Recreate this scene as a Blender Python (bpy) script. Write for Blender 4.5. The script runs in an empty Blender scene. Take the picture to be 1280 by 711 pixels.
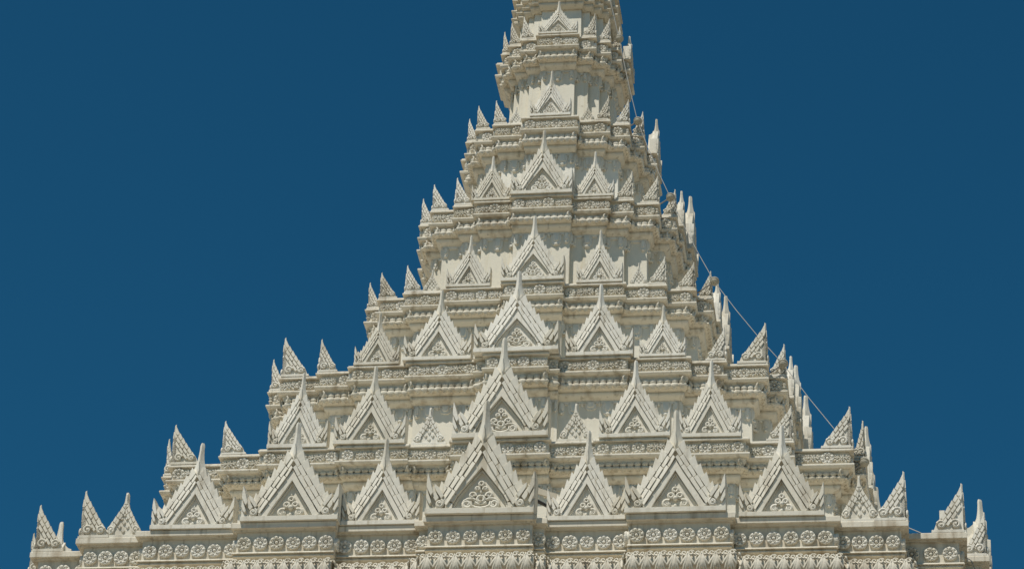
import bpy, bmesh, math, random
from mathutils import Vector, Matrix

random.seed(7)
R = math.radians
S = bpy.context.scene
COL = S.collection

# ------------------------------------------------------------------ camera
YAW = R(7.99)            # the front of the tower is turned this much to the camera's left
CAM_H = 1.7
FPX = 3601.0             # focal length in pixels of the 1280 px wide photograph
DIST = 49.62
cam_d = bpy.data.cameras.new('camera')
cam_d.sensor_width = 36.0
cam_d.lens = FPX / 1280.0 * 36.0
cam_d.clip_start = 0.1
cam_d.clip_end = 20000
cam = bpy.data.objects.new('camera', cam_d)
COL.objects.link(cam)
cam.location = (0, -DIST, CAM_H)
cam.rotation_euler = (Matrix.Rotation(R(1.05), 3, 'Z') @ Matrix.Rotation(R(90 + 30.58), 3, 'X') @ Matrix.Rotation(R(2.72), 3, 'Z')).to_euler()
S.camera = cam

# ------------------------------------------------------------------ light
SUN_EL, SUN_AZ = 60.0, 36.0          # azimuth: degrees to the left of the line tower -> camera
w = bpy.data.worlds.new('World')
S.world = w
w.use_nodes = True
nt = w.node_tree
bg = nt.nodes['Background']
sky = nt.nodes.new('ShaderNodeTexSky')
sky.sky_type = 'NISHITA'
sky.sun_disc = False
sun_dir = Vector((-math.sin(R(SUN_AZ)) * math.cos(R(SUN_EL)), -math.cos(R(SUN_AZ)) * math.cos(R(SUN_EL)), math.sin(R(SUN_EL))))
sky.sun_elevation = R(SUN_EL)
sky.sun_rotation = math.atan2(sun_dir.x, sun_dir.y)
sky.altitude = 1500
sky.air_density = 1.0
sky.dust_density = 0.1
sky.ozone_density = 4.0
tint = nt.nodes.new('ShaderNodeMix')            # the photograph's deep teal grade of the clear sky
tint.data_type = 'RGBA'; tint.blend_type = 'MULTIPLY'; tint.inputs[0].default_value = 1.0
tint.inputs[7].default_value = (0.27, 1.18, 1.32, 1)
nt.links.new(sky.outputs[0], tint.inputs[6])
nt.links.new(tint.outputs[2], bg.inputs[0])
bg.inputs[1].default_value = 0.05
sd = bpy.data.lights.new('sun', 'SUN')
sd.energy = 4.4
sd.angle = R(0.53)
sd.color = (1.0, 0.95, 0.86)
sun = bpy.data.objects.new('sun', sd)
sun.rotation_euler = (-sun_dir).to_track_quat('-Z', 'Y').to_euler()
sun.location = sun_dir * 200
COL.objects.link(sun)
S.view_settings.view_transform = 'Standard'
S.view_settings.look = 'None'
S.view_settings.gamma = 1.0
S.view_settings.use_curve_mapping = False
S.view_settings.exposure = -0.18
S.cycles.max_bounces = 8
S.cycles.diffuse_bounces = 4

# ------------------------------------------------------------------ materials
def new_mat(name):
    m = bpy.data.materials.new(name)
    m.use_nodes = True
    return m, m.node_tree, m.node_tree.nodes['Principled BSDF']

def stucco(name, base, dirt, amount, rough=0.75, bevel=0.012, streak=0.72):
    m, t, p = new_mat(name)
    N, L = t.nodes, t.links
    geo = N.new('ShaderNodeNewGeometry')
    n1 = N.new('ShaderNodeTexNoise'); n1.inputs['Scale'].default_value = 1.3
    n1.inputs['Detail'].default_value = 7; n1.inputs['Roughness'].default_value = 0.65
    L.new(geo.outputs['Position'], n1.inputs['Vector'])
    mp = N.new('ShaderNodeMapping'); mp.inputs['Scale'].default_value = (7, 7, 0.8)
    L.new(geo.outputs['Position'], mp.inputs['Vector'])
    n2 = N.new('ShaderNodeTexNoise'); n2.inputs['Scale'].default_value = 1.0
    n2.inputs['Detail'].default_value = 5
    L.new(mp.outputs[0], n2.inputs['Vector'])
    mul = N.new('ShaderNodeMath'); mul.operation = 'MULTIPLY'
    L.new(n1.outputs['Fac'], mul.inputs[0]); L.new(n2.outputs['Fac'], mul.inputs[1])
    rp = N.new('ShaderNodeValToRGB')
    rp.color_ramp.elements[0].position = 0.26; rp.color_ramp.elements[0].color = (0, 0, 0, 1)
    rp.color_ramp.elements[1].position = 0.46; rp.color_ramp.elements[1].color = (amount, amount, amount, 1)
    L.new(mul.outputs[0], rp.inputs[0])
    mx = N.new('ShaderNodeMix'); mx.data_type = 'RGBA'
    mx.inputs[6].default_value = (*base, 1); mx.inputs[7].default_value = (*dirt, 1)
    L.new(rp.outputs[0], mx.inputs[0])
    n4 = N.new('ShaderNodeTexNoise'); n4.inputs['Scale'].default_value = 4.5
    n4.inputs['Detail'].default_value = 8; n4.inputs['Roughness'].default_value = 0.7
    L.new(geo.outputs['Position'], n4.inputs['Vector'])
    rp2 = N.new('ShaderNodeValToRGB')
    rp2.color_ramp.elements[0].position = 0.64; rp2.color_ramp.elements[0].color = (1, 1, 1, 1)
    rp2.color_ramp.elements[1].position = 0.74; rp2.color_ramp.elements[1].color = (0.62, 0.58, 0.5, 1)
    L.new(n4.outputs['Fac'], rp2.inputs[0])
    mm = N.new('ShaderNodeMix'); mm.data_type = 'RGBA'; mm.blend_type = 'MULTIPLY'
    mm.inputs[0].default_value = 0.8
    L.new(mx.outputs[2], mm.inputs[6]); L.new(rp2.outputs[0], mm.inputs[7])
    # thin grey rain streaks
    mp3 = N.new('ShaderNodeMapping'); mp3.inputs['Scale'].default_value = (11, 11, 0.55)
    L.new(geo.outputs['Position'], mp3.inputs['Vector'])
    n5 = N.new('ShaderNodeTexNoise'); n5.inputs['Scale'].default_value = 1.0; n5.inputs['Detail'].default_value = 4
    L.new(mp3.outputs[0], n5.inputs['Vector'])
    rp3 = N.new('ShaderNodeValToRGB')
    rp3.color_ramp.elements[0].position = 0.58; rp3.color_ramp.elements[0].color = (1, 1, 1, 1)
    rp3.color_ramp.elements[1].position = 0.74; rp3.color_ramp.elements[1].color = (streak, streak * 0.96, streak * 0.88, 1)
    L.new(n5.outputs['Fac'], rp3.inputs[0])
    m3 = N.new('ShaderNodeMix'); m3.data_type = 'RGBA'; m3.blend_type = 'MULTIPLY'; m3.inputs[0].default_value = 1.0
    L.new(mm.outputs[2], m3.inputs[6]); L.new(rp3.outputs[0], m3.inputs[7])
    # every cast piece has its own tone
    oi = N.new('ShaderNodeObjectInfo')
    rp4 = N.new('ShaderNodeValToRGB')
    rp4.color_ramp.elements[0].color = (0.86, 0.84, 0.79, 1); rp4.color_ramp.elements[1].color = (1.0, 1.0, 1.0, 1)
    L.new(oi.outputs['Random'], rp4.inputs[0])
    m4 = N.new('ShaderNodeMix'); m4.data_type = 'RGBA'; m4.blend_type = 'MULTIPLY'; m4.inputs[0].default_value = 1.0
    L.new(m3.outputs[2], m4.inputs[6]); L.new(rp4.outputs[0], m4.inputs[7])
    L.new(m4.outputs[2], p.inputs['Base Color'])
    n3 = N.new('ShaderNodeTexNoise'); n3.inputs['Scale'].default_value = 26
    n3.inputs['Detail'].default_value = 6
    L.new(geo.outputs['Position'], n3.inputs['Vector'])
    bv = N.new('ShaderNodeBevel'); bv.samples = 4; bv.inputs['Radius'].default_value = bevel
    bp = N.new('ShaderNodeBump'); bp.inputs['Strength'].default_value = 0.35
    bp.inputs['Distance'].default_value = 0.012
    L.new(n3.outputs['Fac'], bp.inputs['Height'])
    L.new(bv.outputs[0], bp.inputs['Normal'])
    L.new(bp.outputs[0], p.inputs['Normal'])
    p.inputs['Roughness'].default_value = rough
    p.inputs['Specular IOR Level'].default_value = 0.25
    return m

M_WALL = stucco('white_stucco', (0.83, 0.79, 0.69), (0.66, 0.61, 0.51), 0.6, streak=0.91)
M_CORN = stucco('weathered_stucco', (0.72, 0.67, 0.56), (0.42, 0.35, 0.25), 1.0, streak=0.6)
M_ORN = stucco('white_ornament', (0.77, 0.735, 0.645), (0.48, 0.43, 0.34), 0.85, bevel=0.008)

def plain(name, col, rough, metal=0.0, scale=8.0, var=0.25):
    m, t, p = new_mat(name)
    N, L = t.nodes, t.links
    geo = N.new('ShaderNodeNewGeometry')
    n = N.new('ShaderNodeTexNoise'); n.inputs['Scale'].default_value = scale; n.inputs['Detail'].default_value = 6
    L.new(geo.outputs['Position'], n.inputs['Vector'])
    mx = N.new('ShaderNodeMix'); mx.data_type = 'RGBA'
    mx.inputs[6].default_value = (*[c * (1 - var) for c in col], 1)
    mx.inputs[7].default_value = (*[min(1, c * (1 + var)) for c in col], 1)
    L.new(n.outputs['Fac'], mx.inputs[0]); L.new(mx.outputs[2], p.inputs['Base Color'])
    p.inputs['Roughness'].default_value = rough; p.inputs['Metallic'].default_value = metal
    return m

M_PAVE = plain('stone_paving', (0.33, 0.28, 0.21), 0.85, scale=0.6)
M_CABLE = plain('pale_cable', (0.34, 0.33, 0.30), 0.8, scale=3.0, var=0.4)
M_KNOB = plain('weathered_knob', (0.40, 0.37, 0.29), 0.7)
M_ROD = plain('grey_rod', (0.25, 0.23, 0.2), 0.6)
M_BLACK = plain('black_rubber', (0.012, 0.012, 0.013), 0.5)
M_WOOD = plain('pale_wood', (0.5, 0.45, 0.35), 0.8)

# ------------------------------------------------------------------ mesh helpers
def mesh_from(bm, name, mat, sharp=32):
    bmesh.ops.recalc_face_normals(bm, faces=bm.faces)
    me = bpy.data.meshes.new(name)
    bm.to_mesh(me); bm.free()
    me.materials.append(mat)
    me.polygons.foreach_set('use_smooth', [True] * len(me.polygons))
    me.set_sharp_from_angle(angle=R(sharp))
    me.update()
    return me

def link(name, me, parent=None, loc=(0, 0, 0), rot=0.0, scale=(1, 1, 1)):
    o = bpy.data.objects.new(name, me)
    COL.objects.link(o)
    o.location = loc; o.rotation_euler = (0, 0, rot); o.scale = scale
    if parent: o.parent = parent
    return o

def frustum(bm, poly, y0, y1, inset=0.12, flip=False):
    """poly in (x,z); a raised block from depth y0 to y1 (front is -y) whose face is drawn in a little"""
    n = len(poly)
    cx = sum(p[0] for p in poly) / n; cz = sum(p[1] for p in poly) / n
    if isinstance(inset, (int, float)): top = [(cx + (x - cx) * (1 - inset), cz + (z - cz) * (1 - inset)) for x, z in poly]
    else: top = inset
    s = -1 if flip else 1
    a = [bm.verts.new((s * x, y0, z)) for x, z in poly]
    ys = y1 if isinstance(y1, (list, tuple)) else [y1] * n
    b = [bm.verts.new((s * x, ys[i], z)) for i, (x, z) in enumerate(top)]
    bm.faces.new(b); bm.faces.new(a[::-1])
    for i in range(n):
        j = (i + 1) % n
        bm.faces.new((a[i], a[j], b[j], b[i]))

def blob(bm, c, r, seg=8, rings=5, M=None):
    """ellipsoid"""
    rx, ry, rz = r
    vs = []
    for i in range(1, rings):
        t = math.pi * i / rings
        row = []
        for k in range(seg):
            a = 2 * math.pi * k / seg
            v = Vector((rx * math.sin(t) * math.cos(a), ry * math.sin(t) * math.sin(a), rz * math.cos(t)))
            if M: v = M @ v
            row.append(bm.verts.new(v + Vector(c)))
        vs.append(row)
    tv = Vector((0, 0, rz)); bv_ = Vector((0, 0, -rz))
    if M: tv = M @ tv; bv_ = M @ bv_
    top = bm.verts.new(tv + Vector(c)); bot = bm.verts.new(bv_ + Vector(c))
    for k in range(seg):
        j = (k + 1) % seg
        bm.faces.new((top, vs[0][k], vs[0][j])); bm.faces.new((bot, vs[-1][j], vs[-1][k]))
        for i in range(len(vs) - 1):
            bm.faces.new((vs[i][k], vs[i + 1][k], vs[i + 1][j], vs[i][j]))

def tube(bm, pts, rad, seg=6, caps=True, flat=1.0):
    """swept tube; rad a number or list; flat squashes it along y"""
    pts = [Vector(p) for p in pts]
    n = len(pts)
    rows = []
    prev = None
    for i, p in enumerate(pts):
        d = (pts[min(i + 1, n - 1)] - pts[max(i - 1, 0)]).normalized()
        ref = prev if prev else (Vector((0, 1, 0)) if abs(d.y) < 0.9 else Vector((1, 0, 0)))
        a = (ref - d * ref.dot(d)).normalized(); b = d.cross(a)
        prev = a
        r = rad[i] if isinstance(rad, (list, tuple)) else rad
        row = []
        for k in range(seg):
            t = 2 * math.pi * k / seg
            o = a * math.cos(t) * r + b * math.sin(t) * r
            o.y *= flat
            row.append(bm.verts.new(p + o))
        rows.append(row)
    for i in range(n - 1):
        for k in range(seg):
            j = (k + 1) % seg
            bm.faces.new((rows[i][k], rows[i][j], rows[i + 1][j], rows[i + 1][k]))
    if caps:
        bm.faces.new(rows[0][::-1]); bm.faces.new(rows[-1])

def spiral(cx, cz, r0, turns, start, y, sgn=1, n=22, shrink=0.25):
    out = []
    for i in range(n + 1):
        t = i / n
        a = start + sgn * 2 * math.pi * turns * t
        r = r0 * (1 - (1 - shrink) * t)
        out.append((cx + r * math.cos(a), y, cz + r * math.sin(a)))
    return out

def box(bm, x0, x1, y0, y1, z0, z1):
    v = [bm.verts.new((x, y, z)) for x in (x0, x1) for y in (y0, y1) for z in (z0, z1)]
    for f in ((0, 1, 3, 2), (4, 6, 7, 5), (0, 4, 5, 1), (2, 3, 7, 6), (0, 2, 6, 4), (1, 5, 7, 3)):
        bm.faces.new([v[i] for i in f])

# ------------------------------------------------------------------ ground
bm = bmesh.new()
v = [bm.verts.new((x, y, 0)) for x, y in ((-6000, -6000), (6000, -6000), (6000, 6000), (-6000, 6000))]
bm.faces.new(v)
g = link('ground', mesh_from(bm, 'ground', M_PAVE)); g['kind'] = 'structure'

# ------------------------------------------------------------------ tower plan
# every tier: ledge height, and the bays of half a front as (outer u, depth v); mirrored about the axis and the diagonal
Z = [z + CAM_H for z in (20.34, 22.61, 25.02, 27.44, 29.78, 32.09, 34.53, 36.12)]
PLAN = [
    [(0.91, 8.0), (1.08, 7.85), (2.36, 7.70), (4.10, 7.91), (5.75, 7.69), (6.82, 7.47)],
    [(0.87, 6.31), (1.58, 6.16), (2.85, 6.21), (4.22, 6.15), (4.96, 5.98)],
    [(0.60, 5.0), (0.78, 4.88), (2.03, 4.78), (3.10, 4.69), (3.72, 4.50), (4.44, 4.35)],
    [(0.60, 3.41), (1.75, 3.27), (2.50, 3.15), (3.03, 2.95)],
    [(0.62, 2.74), (1.34, 2.59), (1.77, 2.46), (2.25, 2.30)],
    [(0.58, 2.01), (1.19, 1.80), (1.57, 1.64)],
    [(0.45, 1.41), (0.79, 1.26), (1.07, 1.07)],
    [(0.50, 1.12), (0.70, 1.00), (0.86, 0.86)],
]
SIDE = [
    [(0.91, 8.32), (1.08, 8.2), (2.36, 8.08), (4.10, 8.22), (6.10, 8.10), (6.99, 7.74)],
    [(0.87, 6.31), (1.58, 6.22), (2.85, 6.25), (4.22, 6.20), (5.25, 6.15), (5.65, 5.94)],
    [(0.60, 5.0), (0.78, 4.94), (2.03, 4.88), (3.10, 4.82), (3.85, 4.75), (4.35, 4.44)],
    [(0.60, 3.45), (1.75, 3.38), (2.60, 3.32), (2.95, 3.03)],
    [(0.62, 2.74), (1.34, 2.64), (1.80, 2.55), (2.30, 2.25)],
    [(0.58, 2.01), (1.22, 1.82), (1.64, 1.57)],
    [(0.45, 1.41), (0.79, 1.26), (1.07, 1.07)],
    [(0.50, 1.12), (0.70, 1.00), (0.86, 0.86)],
]
def stair(bays):
    half = []
    for i, (u, v_) in enumerate(bays):
        if i: half.append((bays[i - 1][0], v_))
        half.append((u, v_))
    return half
def polygon(k):
    """the right-angled outline: half a front, the corner, half a side, then the other quadrants"""
    f = stair(PLAN[k]); sd = [(b, a) for a, b in reversed(stair(SIDE[k]))]
    q = list(f)
    if math.dist(f[-1], sd[0]) < 1e-6: sd = sd[1:]
    else: q.append((f[-1][0], sd[0][1]))
    q += sd
    right = [(a, -b) for a, b in q]                       # front centre -> right centre
    back = [(a, b) for a, b in reversed(q)]               # right centre -> back centre
    rear = [(-a, b) for a, b in q]
    left = [(-a, -b) for a, b in reversed(q)]
    return right + back + rear + left
def mitre(pts, o):
    """push every side of the right-angled outline outward by o"""
    n = len(pts); out = []
    for i in range(n):
        p0, p1, p2 = Vector(pts[i - 1]), Vector(pts[i]), Vector(pts[(i + 1) % n])
        d1, d2 = (p1 - p0).normalized(), (p2 - p1).normalized()
        n1, n2 = Vector((d1.y, -d1.x)), Vector((d2.y, -d2.x))
        q = p1 + (n1 + n2) * o if abs(n1.dot(n2)) < 0.5 else p1 + n1 * o
        out.append((q.x, q.y))
    return out
def outline(k, inward, o=0.0):
    D = PLAN[k][0][1]
    s = 1 - inward / D
    return mitre([(x * s, y * s) for x, y in polygon(k)], o)
def sweep(bm, k, prof, cap_top=True, cap_bot=False):
    """prof: (z, inward, mitre offset) from top to bottom"""
    rows = []
    for z, inw, o in prof:
        rows.append([bm.verts.new((x, y, z)) for x, y in outline(k, inw, o)])
    n = len(rows[0])
    for a, b in zip(rows, rows[1:]):
        for i in range(n):
            j = (i + 1) % n
            bm.faces.new((a[i], b[i], b[j], a[j]))
    if cap_top: bm.faces.new(rows[0])
    if cap_bot: bm.faces.new(rows[-1][::-1])
def edges(k, inward, o=0.0):
    """sides of the outline the photo can look at: (p, q, normal angle); angle 0 faces the front"""
    P = outline(k, inward, o); n = len(P); out = []
    D = PLAN[k][0][1]
    for i in range(n):
        p, q = Vector(P[i]), Vector(P[(i + 1) % n])
        d = (q - p); L = d.length
        if L < 0.04: continue
        nx, ny = d.y / L, -d.x / L
        if ny > 0.5: continue                                   # faces the back
        mid = (p + q) / 2
        if mid.y > 0.35 * D: continue
        if nx < -0.5 and mid.y > -0.35 * D: continue
        out.append((p, q, math.atan2(nx, -ny)))
    return out

# ------------------------------------------------------------------ ornaments
def rosette_mesh():
    bm = bmesh.new()
    for k in range(8):
        a = 2 * math.pi * (k + 0.5) / 8
        M = Matrix.Rotation(-a, 3, 'Y')
        blob(bm, (0.36 * math.cos(a), -0.15, 0.36 * math.sin(a)), (0.13, 0.13, 0.125), 8, 5, M)
        for da in (-0.26, 0.26):
            blob(bm, (0.42 * math.cos(a + da), -0.15, 0.42 * math.sin(a + da)), (0.07, 0.09, 0.07), 6, 4, M)
        b = a + math.pi / 8
        blob(bm, (0.27 * math.cos(b), -0.2, 0.27 * math.sin(b)), (0.06, 0.08, 0.05), 6, 4)
    tube(bm, [(0.215 * math.cos(2 * math.pi * k / 12), -0.17, 0.215 * math.sin(2 * math.pi * k / 12)) for k in range(13)], 0.04, 6, False)
    blob(bm, (0, -0.13, 0), (0.12, 0.15, 0.12), 10, 6)
    a0 = [bm.verts.new((0.47 * math.cos(2 * math.pi * k / 20), 0.03, 0.47 * math.sin(2 * math.pi * k / 20))) for k in range(20)]
    a1 = [bm.verts.new((0.45 * math.cos(2 * math.pi * k / 20), -0.12, 0.45 * math.sin(2 * math.pi * k / 20))) for k in range(20)]
    a2 = [bm.verts.new((0.24 * math.cos(2 * math.pi * k / 20), -0.07, 0.24 * math.sin(2 * math.pi * k / 20))) for k in range(20)]
    bm.faces.new(a2)
    for k in range(20):
        j = (k + 1) % 20
        bm.faces.new((a0[k], a0[j], a1[j], a1[k])); bm.faces.new((a1[k], a1[j], a2[j], a2[k]))
    return mesh_from(bm, 'rosette', M_ORN, 50)
def boss_mesh():
    bm = bmesh.new()
    rnd = random.Random(3)
    def lobe(x, z, ang, ln, wd, dp):
        M = Matrix.Rotation(-ang, 3, 'Y')
        blob(bm, (x, -0.09, z), (ln, dp, wd), 8, 5, M)
    for sx in (-1, 1):
        for (x, z, ang, ln, wd) in ((0.33, 0.24, 0.9, 0.17, 0.085), (0.50, 0.20, 0.55, 0.16, 0.075), (0.55, 0.02, 0.0, 0.15, 0.08), (0.50, -0.18, -0.5, 0.16, 0.075),
                                    (0.33, -0.25, -0.95, 0.17, 0.085), (0.36, 0.02, 0.0, 0.12, 0.11), (0.64, 0.14, 0.4, 0.08, 0.06), (0.64, -0.12, -0.4, 0.08, 0.06)):
            a = ang if sx > 0 else math.pi - ang
            lobe(sx * x, z + rnd.uniform(-.02, .02), a, ln, wd, rnd.uniform(0.11, 0.17))
        tube(bm, spiral(sx * 0.38, 0.02, 0.11, 1.0, 0.4, -0.2, sx, 12), [0.04] * 13, 6)
    for k in range(7):
        a = math.pi * 2 * k / 7 + 0.3
        lobe(0.22 * math.cos(a), 0.24 * math.sin(a), a, 0.12, 0.08, 0.17)
    blob(bm, (0, -0.17, 0), (0.1, 0.15, 0.1), 8, 6)
    tube(bm, [(0.15 * math.cos(2 * math.pi * k / 10), -0.2, 0.15 * math.sin(2 * math.pi * k / 10)) for k in range(11)], 0.035, 6, False)
    frustum(bm, [(-0.55, -0.26), (-0.3, -0.36), (0.3, -0.36), (0.55, -0.26), (0.56, 0.22), (0.3, 0.36), (-0.3, 0.36), (-0.56, 0.22)], 0.03, -0.06, 0.06)
    return mesh_from(bm, 'leaf_boss', M_ORN, 50)
ME_ROS, ME_BOSS = rosette_mesh(), boss_mesh()

def slope_pt(t, off, A, B):
    """point along A->B at t, pushed off to the right-hand outside"""
    dx, dz = B[0] - A[0], B[1] - A[1]
    L = math.hypot(dx, dz)
    nx, nz = dz / L, -dx / L
    return (A[0] + dx * t + nx * off, A[1] + dz * t + nz * off)

def gable_meshes(tag, ogee):
    """width 1 (x -0.5..0.5), height 1; front faces -y"""
    rnd = random.Random(11 if ogee else 5)
    bm = bmesh.new()
    # base plinth
    box(bm, -0.5, 0.5, -0.055, 0.20, 0.0, 0.045)
    # body: the back plate of the gable with a small ridged roof behind it
    A, B = (0.335, 0.04), (0.055, 0.73)
    body = [(-0.40, 0.04), (0.40, 0.04), (0.41, 0.20), (0.26, 0.43), (0.07, 0.70), (0.0, 0.78), (-0.07, 0.70), (-0.26, 0.43), (-0.41, 0.20)]
    frustum(bm, body[::-1], 0.11, 0.018, 0.0)
    roof0 = [(-0.30, 0.04), (0.30, 0.04), (0.0, 0.66)]
    frustum(bm, roof0, 0.20, 0.08, 0.0)
    # the concave ridge sweeping up to the spire
    fin = [(0.045, 0.97), (0.052, 0.89), (0.066, 0.83), (0.09, 0.775), (0.12, 0.735), (0.155, 0.705), (0.195, 0.685), (0.205, 0.30), (0.045, 0.30)]
    lv = [bm.verts.new((-0.012 - 0.02 * (1 if z < 0.7 else 0), y, z)) for y, z in fin]
    rv = [bm.verts.new((0.012 + 0.02 * (1 if z < 0.7 else 0), y, z)) for y, z in fin]
    bm.faces.new(lv); bm.faces.new(rv[::-1])
    for i in range(len(fin)):
        j = (i + 1) % len(fin); bm.faces.new((lv[i], rv[i], rv[j], lv[j]))
    # frame bands along both slopes, blocks with dark joints between them
    a, b = (0.235, 0.045), (0.0, 0.38)           # edge of the tympanum opening
    for sx in (False, True):
        if ogee:
            curve = [(0.240, 0.045), (0.235, 0.095), (0.20, 0.155), (0.11, 0.262), (0.0, 0.38)]
        else:
            curve = [(0.225, 0.045), (0.17, 0.128), (0.113, 0.211), (0.056, 0.296), (0.0, 0.38)]
        # thin inner fillet and the plain inner band
        for off0, off1, y1 in ((0.0, 0.013, -0.004), (0.017, 0.076, -0.034)):
            for (p, q) in zip(curve, curve[1:]):
                P0, P1 = slope_pt(0, off0, p, q), slope_pt(1, off0, p, q)
                Q0, Q1 = slope_pt(0, off1, p, q), slope_pt(1, off1, p, q)
                if p[1] < 0.05: P0 = (P0[0], 0.045); Q0 = (p[0] + (off1) * 1.1, 0.045)
                if q[0] == 0.0: P1 = (0.0, 0.38 + off0 * 1.85); Q1 = (0.0, 0.38 + off1 * 1.85)
                bl = [P0, Q0, Q1, P1]
                s_ = -1 if sx else 1
                va = [bm.verts.new((s_ * x, 0.05, z)) for x, z in bl]; vb = [bm.verts.new((s_ * x, y1, z)) for x, z in bl]
                bm.faces.new(vb)
                for i in range(4):
                    j = (i + 1) % 4; bm.faces.new((va[i], va[j], vb[j], vb[i]))
        bands = ((0.079, 0.122, -0.048, 0.36), (0.125, 0.169, -0.037, 0.31), (0.172, 0.240, -0.025, 0.25))
        L0, L1 = (0.228, 0.045), (0.0, 0.38)
        for bi, (o0, o1, y1, step) in enumerate(bands):
            t = (-0.06, 0.0, 0.04)[bi]
            tend = (1.33, 1.48, 1.54)[bi]
            while t < tend - 0.02:
                t2 = min(t + step + rnd.uniform(-0.02, 0.02), tend)
                g_ = 0.004
                flare = 0.026 if bi == 2 else 0.006
                p = [slope_pt(t + g_, o0, L0, L1), slope_pt(t + g_ + 0.02, o1 - flare * 0.45, L0, L1),
                     slope_pt(t2 + (0.07 if bi == 2 else 0.02), o1 + flare, L0, L1), slope_pt(t2, o0, L0, L1)]
                p = [(max(x, 0.0), max(z, 0.045)) for x, z in p]
                if max(x for x, z in p) > 0.012 and abs(p[2][1] - p[1][1]) > 0.01:
                    y0_ = y1 + rnd.uniform(-0.002, 0.002)
                    yy = [y0_ - 0.002, y0_ + 0.016, y0_ + 0.012, y0_ - 0.006]
                    ins = 0.0028
                    mid0 = p[0], p[1], p[2], p[3]
                    cx = sum(q[0] for q in p) / 4; cz = sum(q[1] for q in p) / 4
                    top = [(x + (cx - x) / max(1e-4, math.hypot(cx - x, cz - z)) * ins, z + (cz - z) / max(1e-4, math.hypot(cx - x, cz - z)) * ins) for x, z in p]
                    frustum(bm, p, 0.06, yy, top, sx)
                t = t2
    frame = mesh_from(bm, 'gable_' + tag, M_ORN, 30)
    # spire
    bm = bmesh.new()
    prof = [(0.555, 0.03, 0.012), (0.61, 0.100, 0.036), (0.645, 0.118, 0.044), (0.68, 0.104, 0.046), (0.72, 0.080, 0.046), (0.77, 0.057, 0.044), (0.82, 0.043, 0.034),
            (0.88, 0.034, 0.026), (0.94, 0.029, 0.022), (0.968, 0.030, 0.022), (0.984, 0.026, 0.020), (1.0, 0.020, 0.016)]
    rows = []
    for z, rx, ry in prof:
        row = []
        for x, y in ((0, -1.35), (0.5, -0.65), (1, 0.1), (0.6, 1), (-0.6, 1), (-1, 0.1), (-0.5, -0.65)):
            row.append(bm.verts.new((x * rx, 0.035 + y * ry, z)))
        rows.append(row)
    for r0, r1 in zip(rows, rows[1:]):
        for i in range(7):
            j = (i + 1) % 7; bm.faces.new((r0[i], r0[j], r1[j], r1[i]))
    bm.faces.new(rows[0][::-1]); bm.faces.new(rows[-1])
    # narrow keel leaf on its front
    for r_ in rows:
        for q_ in r_: q_.co.z = q_.co.z if q_.co.z < 0.7 else 0.7 + (q_.co.z - 0.7) * 1.12
    frustum(bm, [(0, 0.60), (0.020, 0.67), (0.014, 0.76), (0, 0.83), (-0.014, 0.76), (-0.020, 0.67)], 0.0, -0.034, 0.45)
    spire = mesh_from(bm, 'finial_' + tag, M_ORN, 25)
    # side flames
    wings = []
    for sx in (True, False):
        bm = bmesh.new()
        s_ = -1 if sx else 1
        plate = [(0.29, 0.04), (0.5, 0.04), (0.5, 0.30), (0.494, 0.375), (0.468, 0.30), (0.45, 0.25), (0.43, 0.27), (0.40, 0.22), (0.36, 0.20)]
        frustum(bm, plate, 0.14, -0.012, 0.0, sx)
        leaves = [((0.428, 0.175), (0.452, 0.145), (0.4995, 0.235), (0.4995, 0.30), (0.494, 0.375), (0.462, 0.285)),
                  ((0.440, 0.095), (0.462, 0.075), (0.4995, 0.145), (0.4995, 0.225), (0.468, 0.165)),
                  ((0.325, 0.155), (0.352, 0.125), (0.405, 0.195), (0.428, 0.235), (0.432, 0.275), (0.385, 0.24)),
                  ((0.375, 0.14), (0.405, 0.105), (0.434, 0.145), (0.448, 0.20), (0.443, 0.24), (0.405, 0.19)),
                  ((0.285, 0.055), (0.315, 0.05), (0.325, 0.11), (0.345, 0.125), (0.315, 0.155), (0.29, 0.12)),
                  ((0.415, 0.05), (0.4995, 0.05), (0.4995, 0.135), (0.455, 0.07))]
        for i, lf in enumerate(leaves):
            frustum(bm, list(lf), 0.02, -0.058 + 0.005 * i, 0.13, sx)
        tube(bm, [(s_ * x, y, z) for x, y, z in spiral(0.37, 0.09, 0.036, 1.4, 1.9, -0.04, 1, 18)], [0.015] * 19, 6)
        blob(bm, (s_ * 0.37, -0.035, 0.09), (0.018, 0.03, 0.018), 6, 4)
        wings.append(mesh_from(bm, 'flame_wing_' + tag, M_ORN, 30))
    # tympanum relief
    bm = bmesh.new()
    y = 0.006
    if ogee:
        for sx in (-1, 1):
            tube(bm, [(sx * x, y_, z) for x, y_, z in spiral(0.135, 0.115, 0.045, 1.25, -2.6, y, 1, 20)], [0.026 - 0.009 * i / 20 for i in range(21)], 6)
            tube(bm, [(sx * x, y, z) for x, z in ((0.0, 0.072), (0.05, 0.078), (0.095, 0.10), (0.10, 0.15))], [0.02, 0.021, 0.021, 0.015], 6)
            tube(bm, [(sx * x, y, z) for x, z in ((0.0, 0.118), (0.03, 0.122), (0.06, 0.137))], [0.015, 0.015, 0.019], 6)
            tube(bm, [(sx * x, y_, z) for x, y_, z in spiral(0.085, 0.215, 0.033, 1.2, 3.4, y, -1, 16)], [0.020 - 0.007 * i / 16 for i in range(17)], 6)
            tube(bm, [(sx * x, y, z) for x, z in ((0.05, 0.165), (0.085, 0.178), (0.13, 0.175), (0.165, 0.155), (0.185, 0.12))], [0.014, 0.018, 0.018, 0.016, 0.012], 6)
            tube(bm, [(sx * x, y_, z) for x, y_, z in spiral(0.042, 0.29, 0.024, 0.95, 3.6, y, -1, 14)], 0.015, 6)
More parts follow.
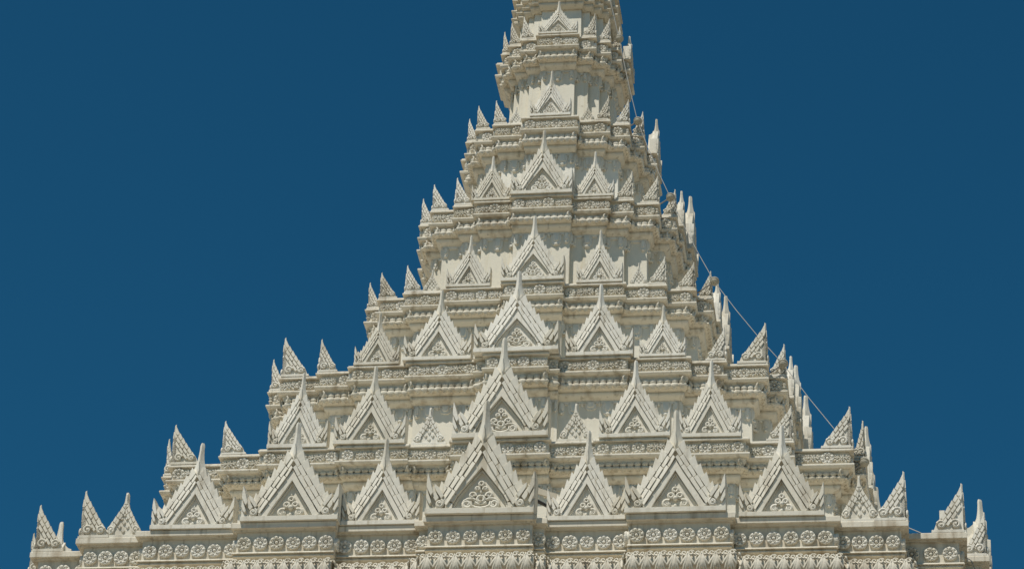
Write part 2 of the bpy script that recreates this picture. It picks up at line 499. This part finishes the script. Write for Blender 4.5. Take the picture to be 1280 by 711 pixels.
        tube(bm, spiral(0, 0.345, 0.022, 1.0, -1.57, y, 1, 14, 1.0), 0.016, 6)
        tube(bm, spiral(0, 0.175, 0.034, 1.0, -1.57, y, 1, 16, 1.0), 0.018, 6)
        frustum(bm, [(0, 0.21), (0.022, 0.25), (0, 0.295), (-0.022, 0.25)], 0.05, -0.014, 0.5)
        blob(bm, (0, y, 0.145), (0.026, 0.03, 0.016), 8, 5)
    else:
        for sx in (-1, 1):
            tube(bm, [(sx * x, y_, z) for x, y_, z in spiral(0.092, 0.115, 0.043, 1.35, 2.2, y, -1, 20)], [0.027 - 0.008 * i / 20 for i in range(21)], 6)
            tube(bm, [(sx * x, y_, z) for x, y_, z in spiral(0.048, 0.215, 0.028, 1.0, 3.4, y, -1, 16, 0.9)], 0.019, 6)
            blob(bm, (sx * 0.09, y, 0.11), (0.018, 0.026, 0.018), 6, 4)
        tube(bm, spiral(0, 0.288, 0.026, 1.0, -1.57, y, 1, 16, 1.0), 0.018, 6)
        blob(bm, (0, -0.002, 0.175), (0.03, 0.034, 0.034), 8, 5)
        blob(bm, (0, 0.008, 0.085), (0.022, 0.03, 0.03), 8, 5)
        frustum(bm, [(0, 0.315), (0.016, 0.34), (0, 0.375), (-0.016, 0.34)], 0.05, -0.007, 0.5)
        tube(bm, [(x, y, z) for x, z in ((-0.13, 0.062), (-0.05, 0.062), (0.05, 0.062), (0.13, 0.062))], 0.010, 6)
    for v_ in bm.verts: v_.co.z = 0.045 + (v_.co.z - 0.045) * 0.78; v_.co.x *= 0.92
    relief = mesh_from(bm, 'tympanum_relief_' + tag, M_ORN, 50)
    return frame, spire, wings, relief
G_BIG, G_STD = gable_meshes('large', True), gable_meshes('small', False)

def leaf_half(bm, w_, T, thick=0.10, seed=1):
    """half a leaf: upright edge at x=0, foot from x=0 to x=w_, height 1; T turns it into place"""
    rnd = random.Random(seed)
    sub = bmesh.new()
    plate = [(0, 0.06), (w_, 0.06), (w_ * 0.93, 0.22), (w_ * 0.55, 0.52), (w_ * 0.24, 0.80), (w_ * 0.03, 1.0), (0, 1.0)]
    frustum(sub, plate, thick, 0.0, 0.0)
    box(sub, -0.01, w_ * 1.06, -0.05, thick + 0.02, 0.0, 0.06)
    L0, L1 = (w_ * 0.97, 0.16), (w_ * 0.03, 0.985)
    for bi, (o0, o1, y1, step) in enumerate(((-0.075 * 1.0, 0.004, -0.035, 0.155), (-0.155, -0.085, -0.05, 0.17), (-0.235, -0.165, -0.04, 0.18))):
        t = 0.02 + 0.05 * bi
        while t < 0.97 - 0.16 * bi:
            t2 = min(t + step, 0.99)
            p = [slope_pt(t, o0, L0, L1), slope_pt(t + 0.01, o1, L0, L1), slope_pt(t2 + 0.035, o1 + (0.018 if bi == 0 else 0), L0, L1), slope_pt(t2 - 0.012, o0, L0, L1)]
            p = [(max(x, 0.0), max(z, 0.07)) for x, z in p]
            if max(x for x, z in p) > 0.03: frustum(sub, p, 0.03, y1 + rnd.uniform(-0.008, 0.008), 0.16)
            t = t2
    for cx, r in ((0.76, 0.088), (0.26, 0.098)):
        tube(sub, spiral(w_ * cx, 0.07 + r * 1.15, r, 1.3, 0.3, -0.035, 1, 18), [0.033 - 0.012 * i / 18 for i in range(19)], 6)
        blob(sub, (w_ * cx, -0.03, 0.07 + r * 1.15), (0.035, 0.05, 0.035), 8, 5)
    frustum(sub, [(0, 0.80), (w_ * 0.22, 0.80), (w_ * 0.10, 0.96), (0.0, 1.09)], thick * 0.8, -0.03, 0.12)
    for vtx in sub.verts: vtx.co.x *= 1 - 0.07 * math.sin(math.pi * min(1, max(0, vtx.co.z))); vtx.co.y *= 1 - 0.72 * min(1, max(0.0, vtx.co.z - 0.25) / 0.85)
    for vtx in sub.verts: vtx.co = T @ vtx.co
    me = bpy.data.meshes.new('tmp'); sub.to_mesh(me); sub.free()
    bm.from_mesh(me); bpy.data.meshes.remove(me)
def antefix_mesh(name, wf, ws):
    """folded corner leaf: the corner edge is the z axis, one leaf runs left (-x) on the front, one back (+y) on the right side"""
    bm = bmesh.new()
    leaf_half(bm, wf, Matrix.Scale(-1, 4, Vector((1, 0, 0))), seed=2)
    if ws > 0.05:
        # local x -> +y, local y (depth) -> -x
        T = Matrix(((0, -1, 0, 0), (1, 0, 0, 0), (0, 0, 1, 0), (0, 0, 0, 1)))
        leaf_half(bm, ws, T, seed=4)
    return mesh_from(bm, name, M_ORN, 30)

def small_gable_mesh():
    bm = bmesh.new()
    box(bm, -0.5, 0.5, -0.05, 0.16, 0.0, 0.06)
    plate = [(-0.48, 0.06), (0.48, 0.06), (0.42, 0.22), (0.22, 0.48), (0.09, 0.68), (0.045, 0.80), (0.03, 1.0), (-0.03, 1.0), (-0.045, 0.80), (-0.09, 0.68), (-0.22, 0.48), (-0.42, 0.22)]
    frustum(bm, plate, 0.13, 0.0, 0.0)
    for sx in (False, True):
        L0, L1 = (0.44, 0.14), (0.02, 0.75)
        for bi, (o0, o1, y1) in enumerate(((-0.06, 0.012, -0.03), (-0.135, -0.07, -0.045))):
            t = 0.0
            while t < 0.95:
                p = [slope_pt(t + .012, o0, L0, L1), slope_pt(t + 0.012, o1, L0, L1), slope_pt(t + 0.2, o1 + 0.012, L0, L1), slope_pt(t + 0.165, o0, L0, L1)]
                p = [(max(x, 0.0), z) for x, z in p]
                frustum(bm, p, 0.03, y1, 0.14, sx); t += 0.175
        s_ = -1 if sx else 1
        tube(bm, [(s_ * x, y, z) for x, y, z in spiral(0.31, 0.17, 0.085, 1.3, 0.3, -0.03, 1, 18)], 0.026, 6)
        blob(bm, (s_ * 0.31, -0.03, 0.17), (0.035, 0.05, 0.035), 8, 5)
    for i, (x, z) in enumerate(((0, 0.16), (-0.1, 0.25), (0.1, 0.25), (0, 0.34), (0, 0.50), (-0.06, 0.42), (0.06, 0.42))):
        r = 0.065 if i < 4 else 0.045
        frustum(bm, [(x - r, z), (x, z - r * 1.2), (x + r, z), (x, z + r * 1.2)], 0.03, -0.035, 0.4)
    frustum(bm, [(-0.06, 0.70), (0.06, 0.70), (0.03, 0.82), (0.022, 0.99), (-0.022, 0.99), (-0.03, 0.82)], 0.02, -0.04, 0.3)
    return mesh_from(bm, 'small_gable', M_ORN, 30)
ME_SG = small_gable_mesh()

# ------------------------------------------------------------------ the tower
tower = bpy.data.objects.new('temple_tower', None)
COL.objects.link(tower)
tower.rotation_euler = (0, 0, -YAW)
tower['label'] = 'white stucco temple spire of stepped tiers crowded with pointed gables under a blue sky'
tower['category'] = 'temple tower'

HC = [0.5, 0.32, 0.36, 0.33, 0.32, 0.33, 0.34, 0.3]
WALL_IN = [0.55, 0.40, 0.36, 0.33, 0.32, 0.33, 0.34, 0.2]

def petal_band(bm, k, z0, h, in_top, in_bot, pitch):
    """scalloped lotus petals on the cove between z0 (top) and z0-h"""
    for p, q, ang in edges(k, (in_top + in_bot) / 2):
        L = (q - p).length
        n = max(1, round(L / pitch))
        c, s = math.cos(ang), math.sin(ang)
        # frame: x' along p->q, outward = (sin ang, -cos ang)
        d = (q - p) / L
        nrm = Vector((d.y, -d.x))
        depth = (in_top - in_bot)
        for i in range(n):
            b = p + d * (L * (i + 0.5) / n)
            wdt = L / n
            Mr = Matrix.Rotation(math.atan2(d.y, d.x), 3, 'Z')
            half = (in_bot - in_top) / 2
            # row of scallops above, swelling petals below, each with its curled tip
            hv = h - 0.08
            half0 = -in_top + (in_top + in_bot) / 2
            zz = lambda t: z0 - hv * t
            out = lambda t: half0 - (in_bot - in_top - 0.05) * (t ** 1.2)
            c1 = b + nrm * (out(0.34) + 0.012)
            blob(bm, (c1.x, c1.y, zz(0.34)), (wdt * 0.52, 0.03, hv * 0.25), 8, 5, Mr)
            c2 = b + nrm * (out(0.72) + 0.05)
            blob(bm, (c2.x, c2.y, zz(0.70)), (wdt * 0.68, 0.05, hv * 0.27), 8, 6, Mr)
            c3 = b + nrm * (out(0.95) + 0.075)
            blob(bm, (c3.x, c3.y, zz(0.93)), (wdt * 0.30, 0.04, hv * 0.11), 8, 5, Mr)
        # a curled leaf up the cove at both ends
        for e, sg in ((p, 1), (q, -1)):
            if L < 0.2: continue
            pts = []
            for t in (0.02, 0.15, 0.3, 0.45, 0.6, 0.75, 0.9):
                c4 = e + d * ((0.035 + 0.03 * math.sin(t * 5)) * sg) + nrm * (out(t) + 0.025 + 0.03 * math.sin(math.pi * t))
                pts.append((c4.x, c4.y, zz(t)))
            tube(bm, pts, [0.012, 0.018, 0.022, 0.024, 0.022, 0.018, 0.010], 6)

def pendant_band(bm, k, z0, inward, h):
    """hanging lotus drops along the top of the wall"""
    for p, q, ang in edges(k, inward):
        L = (q - p).length
        if L < 0.1: continue
        d = (q - p) / L
        th = math.atan2(d.y, d.x)
        T = Matrix.Translation((0, 0, 0))
        drops = []
        cr = min(0.06, L * 0.2)
        drops += [(cr + 0.005, cr, h * 0.85), (L - cr - 0.005, cr, h * 0.85)]
        free = L - 4 * cr
        n = int(free / 0.23)
        for i in range(n):
            x = 2 * cr + free * (i + 0.5) / n
            drops.append((x, min(0.108, free / n * 0.44), h * (1.0 if (i + n) % 2 or n < 3 else 0.6)))
            if i: drops.append((2 * cr + free * i / n, 0.026, h * 0.3))
        sub = bmesh.new()
        for x, r, hh in drops:
            m = 7
            poly = [(x - r, 0.0)] + [(x + r * math.cos(math.pi + math.pi * j / m), -hh * 0.55 - hh * 0.45 * math.sin(math.pi * j / m) ** 0.8) for j in range(m + 1)] + [(x + r, 0.0)]
            frustum(sub, poly, 0.02, -0.030, 0.10)
            inner = [(x + (a - x) * 0.62, b_ * 0.72) for a, b_ in poly]
            frustum(sub, inner, -0.02, -0.052, 0.25)
            if hh > h * 0.7: blob(sub, (x, -0.035, -hh * 0.9), (r * 0.4, 0.045, hh * 0.11), 8, 5)
        box(sub, 0.0, L, -0.03, 0.02, -0.045, 0.03)
        Mx = Matrix.Translation((p.x, p.y, z0)) @ Matrix.Rotation(th, 4, 'Z')
        for v_ in sub.verts: v_.co = Mx @ v_.co
        me = bpy.data.meshes.new('t'); sub.to_mesh(me); sub.free(); bm.from_mesh(me); bpy.data.meshes.remove(me)

tiers = []
for k in range(8):
    zt = Z[k]
    zb = Z[k - 1] if k else 9.0
    hc = HC[k]; wi = WALL_IN[k]
    if k == 0: slab, fr, low = 0.105, 0.40, 0.20
    else: slab, fr, low = 0.06, 0.24, 0.07
    z1 = zt - slab; z2 = z1 - fr; z3 = z2 - low; z4 = z3 - hc
    # wall of the tier: the part that stands on the ledge below
    bm = bmesh.new()
    sweep(bm, k, [(z3, wi, 0.0), (z4 - 0.02, wi, 0.0), (zb - 0.05, wi - 0.05, 0.0)], True)
    tier = link('tier', mesh_from(bm, 'tier', M_WALL), tower)
    tiers.append(tier)
    bm = bmesh.new()
    if k == 0:
        prof = [(zt, 0.02, 0.0), (zt - 0.015, 0, 0.0), (z1, 0, 0.0), (z1, 0.05, -0.02), (z1 - 0.025, 0.05, -0.02), (z1 - 0.025, 0.08, -0.05),
                (z2, 0.08, -0.05), (z2, 0.04, -0.03), (z2 - 0.03, 0.03, -0.02), (z2 - 0.03, 0.07, -0.04), (z2 - 0.06, 0.07, -0.04), (z2 - 0.06, 0.05, -0.03), (z2 - 0.08, 0.05, -0.03),
                (z2 - 0.08, 0.12, -0.06), (z3, 0.12, -0.06),
                (z3, 0.02, 0.0), (z3 - 0.04, -0.04, 0.0), (z3 - 0.11, -0.07, 0.0), (z3 - 0.20, -0.06, 0.0), (z3 - 0.30, 0.0, 0.0), (z3 - 0.40, 0.14, 0.0), (z3 - 0.5, 0.36, 0.0), (z3 - 0.5, 0.55, 0)]
    else:
        prof = [(zt, 0.05, 0.0), (zt - 0.005, 0.025, 0.0), (zt - 0.03, 0.02, 0.0), (zt - 0.035, 0.0, 0.0), (z1, 0.0, 0.0), (z1, 0.05, -0.035), (z2, 0.05, -0.035), (z2, 0.0, -0.005),
                (z2 - 0.012, -0.008, 0.0), (z2 - 0.035, -0.008, 0.0), (z3, 0.02, -0.01), (z3 - 0.0, 0.05, -0.03), (z3 - 0.02, 0.05, -0.03)]
        ci, co = 0.07, wi - 0.02
        zc0, hcv = z3 - 0.02, hc - 0.13
        N_ = 12
        for i in range(N_ + 1):                      # cove with a swelling half way down
            t = i / N_
            sw = 0.085 * math.sin(math.pi * (t - 0.5) / 0.5) if t > 0.5 else 0.0
            prof.append((zc0 - hcv * t, ci + (co - 0.13 - ci) * (t ** 1.2) - sw, -0.02))
        zr = zc0 - hcv
        for i in range(1, 9):                        # fat roll at its foot
            a = math.pi * i / 8
            prof.append((zr - 0.13 * i / 8, co - 0.13 - 0.05 * math.sin(a) + 0.10 * i / 8, -0.01))
        prof += [(z4, co, 0.0), (z4, wi + 0.03, 0.0)]
    sweep(bm, k, prof, True)
    link('cornice', mesh_from(bm, 'cornice', M_CORN, 40), tier)
    if k == 7: continue
    bm = bmesh.new()
    if k == 0:
        # acanthus leaves on the fat roll
        for p, q, ang in edges(0, -0.05):
            L = (q - p).length
            if L < 0.12: continue
            d = (q - p) / L; nrm = Vector((d.y, -d.x)); Mr = Matrix.Rotation(math.atan2(d.y, d.x), 3, 'Z')
            n = max(1, round(L / 0.22))
            roll = lambda zz: 0.02 + 0.05 * math.sin(math.pi * min(1, max(0, -zz / 0.36)))
            for i in range(n):
                b = p + d * (L * (i + 0.5) / n); wd = L / n
                for sg in (-1, 1):
                    o_ = b + d * (sg * 0.25 * wd)
                    sp = spiral(0, 0, 0.055, 1.2, 0.5, 0, sg, 12)
                    tube(bm, [(o_.x + d.x * x + nrm.x * (roll(-0.06 + zz) + 0.0), o_.y + d.y * x + nrm.y * (roll(-0.06 + zz) + 0.0), z3 - 0.05 + zz) for x, _, zz in sp], 0.015, 5)
                    for m_, (dx, dz) in enumerate(((0.10, -0.30), (0.30, -0.27), (0.46, -0.20))):
                        pts = []
                        for t in (0, 0.25, 0.5, 0.75, 1.0):
                            zz = -0.06 + dz * t
                            u = sg * wd * (0.05 + dx * (t ** 1.6))
                            pts.append((b.x + d.x * u + nrm.x * roll(zz), b.y + d.y * u + nrm.y * roll(zz), z3 + zz))
                        tube(bm, pts, [0.012, 0.02, 0.024, 0.022, 0.01], 6)
                c = b + nrm * 0.05
                blob(bm, (c.x, c.y, z3 - 0.22), (0.03, 0.04, 0.10), 8, 5, Mr)
        link('leaf_band', mesh_from(bm, 'leaf_band', M_CORN, 60), tier)
    else:
        petal_band(bm, k, z3 - 0.02, hc - 0.06, 0.07, wi - 0.10, 0.125)
        sweep(bm, k, [(z3 - 0.10, 0.26, 0), (z3 - 0.14, 0.26, 0)], True, True)      # unseen ring buried in the cornice, tying the petals together
        link('petal_band', mesh_from(bm, 'petal_band', M_CORN, 60), tier)
        bm = bmesh.new()
        pendant_band(bm, k, z4 - 0.03, wi, 0.29 if k < 6 else 0.26)
        sweep(bm, k, [(z4 - 0.06, wi + 0.06, 0), (z4 - 0.10, wi + 0.06, 0)], True, True)  # unseen ring inside the wall, linking the drops
        link('pendant_band', mesh_from(bm, 'pendant_band', M_ORN, 45), tier)
    # rosettes on the frieze
    zc = (z1 + z2) / 2 - (0.035 if k == 0 else 0)
    for p, q, ang in edges(k, 0.08 if k == 0 else 0.05, -0.05 if k == 0 else -0.035):
        L = (q - p).length
        if L < 0.15: continue
        d = (q - p) / L
        pitch = 0.285 if k == 0 else 0.27
        size = 0.25 if k == 0 else 0.225
        n = max(1, round(L / pitch))
        for i in range(n):
            b = p + d * (L * (i + 0.5) / n)
            boss = k > 0 and n > 1 and (i + n // 2) % 2 == 1
            ph = random.Random(int(b.x * 1000) * 7 + int(b.y * 1000) + k)
            sc = size * ph.uniform(0.95, 1.05)
            if k > 0 and L / n < 0.2: sc *= 0.85
            link('leaf_boss' if boss else 'rosette', ME_BOSS if boss else ME_ROS, tier, (b.x, b.y, zc + ph.uniform(-0.006, 0.006)), ang, (sc, sc * ph.uniform(0.85, 1.15), sc * ph.uniform(0.96, 1.04))).rotation_euler[1] = ph.uniform(-0.12, 0.12) if boss else ph.uniform(-3, 3)

# ------------------------------------------------------------------ gables and antefixes
def place(u, v_, ang, z):
    """point of a face turned by ang: u along the face, v outward"""
    c, s = math.cos(ang), math.sin(ang)
    return (u * c + v_ * s, u * s - v_ * c, z)

def gable(k, u, v_, ang, w_, h):
    G = G_BIG if u == 0 else G_STD
    x, y, z = place(u, v_ - 0.045, ang, Z[k])
    dep = min(h, w_ * 1.15)
    rv = random.Random(int(x * 977) + int(y * 131) + k)
    o = link('gable', G[0], tower, (x, y, z), ang, (w_ * rv.uniform(0.98, 1.02), dep, h * rv.uniform(0.975, 1.025)))
    o.rotation_euler[0] = R(rv.uniform(-0.8, 0.8)); o.rotation_euler[1] = R(rv.uniform(-0.6, 0.6))
    link('finial', G[1], o); link('flame_wing', G[2][0], o); link('flame_wing', G[2][1], o); link('tympanum_relief', G[3], o)
    return o

# per tier: (u, bay depth, width, height); u = 0 is the middle gable
GABLES = [
    [(0, 8.0, 1.79, 2.05), (1.68, 7.70, 1.27, 1.60), (3.14, 7.91, 1.64, 1.81), (4.82, 7.69, 1.36, 1.58)],
    [(0, 6.31, 1.66, 1.97), (2.28, 6.21, 1.23, 1.50), (3.55, 6.15, 1.05, 1.44)],
    [(0, 5.0, 1.50, 1.62), (1.46, 4.78, 1.22, 1.44), (2.58, 4.69, 0.84, 1.06)],
    [(0, 3.41, 1.19, 1.45), (1.24, 3.27, 0.86, 1.13)],
    [(0, 2.74, 1.20, 1.46), (1.00, 2.59, 0.77, 1.02)],
    [(0, 2.01, 0.81, 1.10)],
    [(0, 1.41, 0.81, 0.82)],
]
SMALL = [[(6.05, 7.47, 0.66, 0.84)], [(1.26, 6.16, 0.61, 0.73)], [], [(1.96, 3.15, 0.37, 0.49)], [], [(0.72, 1.80, 0.31, 0.42)], []]
# corner leaves: (u, v, front width, side width, height)
ANTE = [
    [(6.82, 7.47, 0.47, 0.40, 0.82), (7.74, 6.99, 0.48, 0.48, 0.82), (8.10, 6.10, 0.36, 0.48, 0.74)],
    [(4.96, 5.98, 0.40, 0.28, 0.62), (5.94, 5.65, 0.47, 0.36, 0.74), (6.15, 5.25, 0.17, 0.45, 0.68)],
    [(3.72, 4.50, 0.32, 0.12, 0.64), (4.44, 4.35, 0.48, 0.45, 0.77), (4.75, 3.85, 0.27, 0.4, 0.62)],
    [(2.50, 3.15, 0.30, 0.17, 0.56), (3.03, 2.95, 0.32, 0.30, 0.54), (3.32, 2.60, 0.24, 0.32, 0.54)],
    [(1.77, 2.46, 0.30, 0.14, 0.60), (2.25, 2.30, 0.31, 0.30, 0.57), (2.55, 1.80, 0.24, 0.30, 0.57)],
    [(1.19, 1.80, 0.24, 0.14, 0.54), (1.57, 1.64, 0.25, 0.25, 0.54), (1.82, 1.22, 0.20, 0.24, 0.52)],
    [(0.79, 1.26, 0.23, 0.15, 0.54), (1.07, 1.07, 0.22, 0.22, 0.53), (1.26, 0.79, 0.15, 0.22, 0.52)],
]
ante_cache = {}
for k in range(7):
    for (u, v_, w_, h) in GABLES[k]:
        for ang in (0, math.pi / 2, -math.pi / 2):
            for sg in ((1,) if u == 0 else (1, -1)):
                if ang > 0 and sg > 0 and u > 0: continue          # right side: the half towards the camera only
                if ang < 0 and (sg < 0 or u == 0 or k > 0): continue
                vv = v_
                if ang:                                                # on the side faces the ledges lie a little further out
                    vv = next(b for a, b in SIDE[k] if a >= u)
                gable(k, sg * u, vv, ang, w_, h)
    for (u, v_, w_, h) in SMALL[k]:
        for ang, sg in ((0, 1), (0, -1), (math.pi / 2, -1)):
            link('small_gable', ME_SG, tower, place(sg * u, v_ - 0.06, ang, Z[k]), ang, (w_, h * 0.8, h))
    for (u, v_, wf, ws, h) in ANTE[k]:
        key = (round(wf / h, 2), round(ws / h, 2))
        if key not in ante_cache: ante_cache[key] = antefix_mesh('corner_leaf', *key)
        me = ante_cache[key]
        e = 0.05
        link('corner_leaf', me, tower, (u - e, -(v_ - e), Z[k]), 0, (h, h, h))
        key2 = (key[1], key[0])
        # the left corners mirror the right ones: turn a quarter to the left and swap the two wings
        if key2 not in ante_cache: ante_cache[key2] = antefix_mesh('corner_leaf', *key2)
        link('corner_leaf', ante_cache[key2], tower, (-(u - e), -(v_ - e), Z[k]), -math.pi / 2, (h, h, h))

# base of the tower down to the court, and its crown above the last tier
bm = bmesh.new()
sweep(bm, 0, [(9.2, 0.45, 0), (9.0, 0.0, 0), (8.6, -0.1, 0), (8.4, 0.2, 0), (5.2, 0.1, 0), (5.0, -0.6, 0), (4.4, -0.7, 0), (4.2, -0.4, 0), (2.4, -0.4, 0), (2.3, -1.4, 0), (1.9, -1.5, 0), (1.8, -1.3, 0), (0.9, -1.3, 0), (0.85, -2.2, 0), (0.0, -2.2, 0)], True)
link('base', mesh_from(bm, 'base', M_WALL), tower)
bm = bmesh.new()
prof = [(Z[7] - 0.02, 0.62), (Z[7] + 0.5, 0.64), (Z[7] + 1.1, 0.56), (Z[7] + 1.7, 0.40), (Z[7] + 2.1, 0.18), (Z[7] + 2.2, 0.06), (Z[7] + 3.2, 0.02)]
rows = [[bm.verts.new((r * (0.9 + 0.1 * math.cos(8 * a)) * math.cos(a), r * (0.9 + 0.1 * math.cos(8 * a)) * math.sin(a), z)) for a in [2 * math.pi * i / 32 for i in range(32)]] for z, r in prof]
for a, b in zip(rows, rows[1:]):
    for i in range(32): bm.faces.new((a[i], a[(i + 1) % 32], b[(i + 1) % 32], b[i]))
bm.faces.new(rows[-1]); bm.faces.new(rows[0][::-1])
link('crown', mesh_from(bm, 'crown', M_WALL), tower)

# ------------------------------------------------------------------ lightning cable down the right corner
RT = Matrix.Rotation(-YAW, 3, 'Z')
CAMM = Matrix.Translation(cam.location) @ cam.rotation_euler.to_matrix().to_4x4()
def at(px, py, vdepth):
    """the point of the photo's pixel that lies in the vertical plane vdepth in front of the tower's axis"""
    d = CAMM.to_3x3() @ Vector(((px - 640) / FPX, -(py - 355.5) / FPX, -1))
    o = Vector(cam.location)
    nrm = RT @ Vector((0, -1, 0))
    t = (vdepth - o.dot(nrm)) / d.dot(nrm)
    return o + d * t
KN = [(774, 49, 0.9), (797, 152, 1.3), (838, 247, 1.95), (893, 352, 2.7), (979, 455, 3.9), (1080, 578, 5.3)]
path = [at(752, -45, 0.8)]
for (a, b) in zip(KN, KN[1:]):
    path.append(at(*a))
    pa, pb = at(*a), at(*b)
    for t in (0.33, 0.66):
        m = pa.lerp(pb, t); m.z -= 0.05; path.append(m)
path.append(at(*KN[-1])); path.append(at(1090, 640, 5.1)); path.append(at(1150, 665, 6.4)); path.append(at(1214, 700, 6.45)); path.append(at(1240, 760, 6.5))
bm = bmesh.new(); tube(bm, path, 0.007, 6)
o = link('cable', mesh_from(bm, 'cable', M_CABLE)); o['label'] = 'thin pale cable running down the right corner of the white tower'; o['category'] = 'cable'
where = ['beside the topmost tier', 'second from the top, at the dark narrow tier', 'third from the top', 'fourth from the top', 'fifth from the top, beside upright fins', 'lowest on the cable']
for i, kn in enumerate(KN):
    c = at(*kn)
    bm = bmesh.new()
    pr = [(0.055, 0.03), (0.085, 0.025), (0.09, 0.0), (0.07, -0.02), (0.075, -0.035), (0.08, -0.05), (0.06, -0.075), (0.03, -0.085)]
    rws = [[bm.verts.new((r * math.cos(2 * math.pi * j / 14), r * math.sin(2 * math.pi * j / 14), z + 0.02)) for j in range(14)] for r, z in pr]
    for a, b in zip(rws, rws[1:]):
        for j in range(14): bm.faces.new((a[j], a[(j + 1) % 14], b[(j + 1) % 14], b[j]))
    bm.faces.new(rws[0]); bm.faces.new(rws[-1][::-1])
    kn_o = link('cable_clamp', mesh_from(bm, 'knob', M_KNOB), None, c)
    kn_o.rotation_euler = (R(-25), R(12), 0)
    kn_o['label'] = 'round weathered clamp holding the pale cable, ' + where[i]; kn_o['category'] = 'clamp'; kn_o['group'] = 'clamps along the cable'
    bm = bmesh.new()
    tube(bm, [(0, 0, 0), (-0.16, 0.10, -0.15), (-0.34, 0.22, -0.32)], 0.014, 6)
    link('rod', mesh_from(bm, 'rod', M_ROD), kn_o)

# ------------------------------------------------------------------ odds and ends left on the lowest ledge
a, b = at(640, 603, 7.25), at(702, 623, 7.25)
bm = bmesh.new()
box(bm, 0.0, (b - a).length, -0.02, 0.02, -0.05, 0.05)
o = link('plank', mesh_from(bm, 'plank', M_WOOD), None, a)
o.rotation_euler = (b - a).to_track_quat('X', 'Z').to_euler()
o['label'] = 'pale plank leaning behind the large middle gable of the lowest tier'; o['category'] = 'plank'
bm = bmesh.new()
tube(bm, [at(640, 612, 7.3), at(668, 624, 7.3), at(684, 632, 7.3), at(720, 645, 7.2), at(770, 630, 7.25), at(790, 632, 7.3)], 0.03, 6)
tube(bm, [at(640, 616, 7.35), at(667, 622, 7.35), at(686, 633, 7.35), at(720, 648, 7.25)], 0.02, 6)
o = link('power_cable', mesh_from(bm, 'power_cable', M_BLACK)); o['label'] = 'black power cable lying on the lowest ledge between the gables'; o['category'] = 'cable'
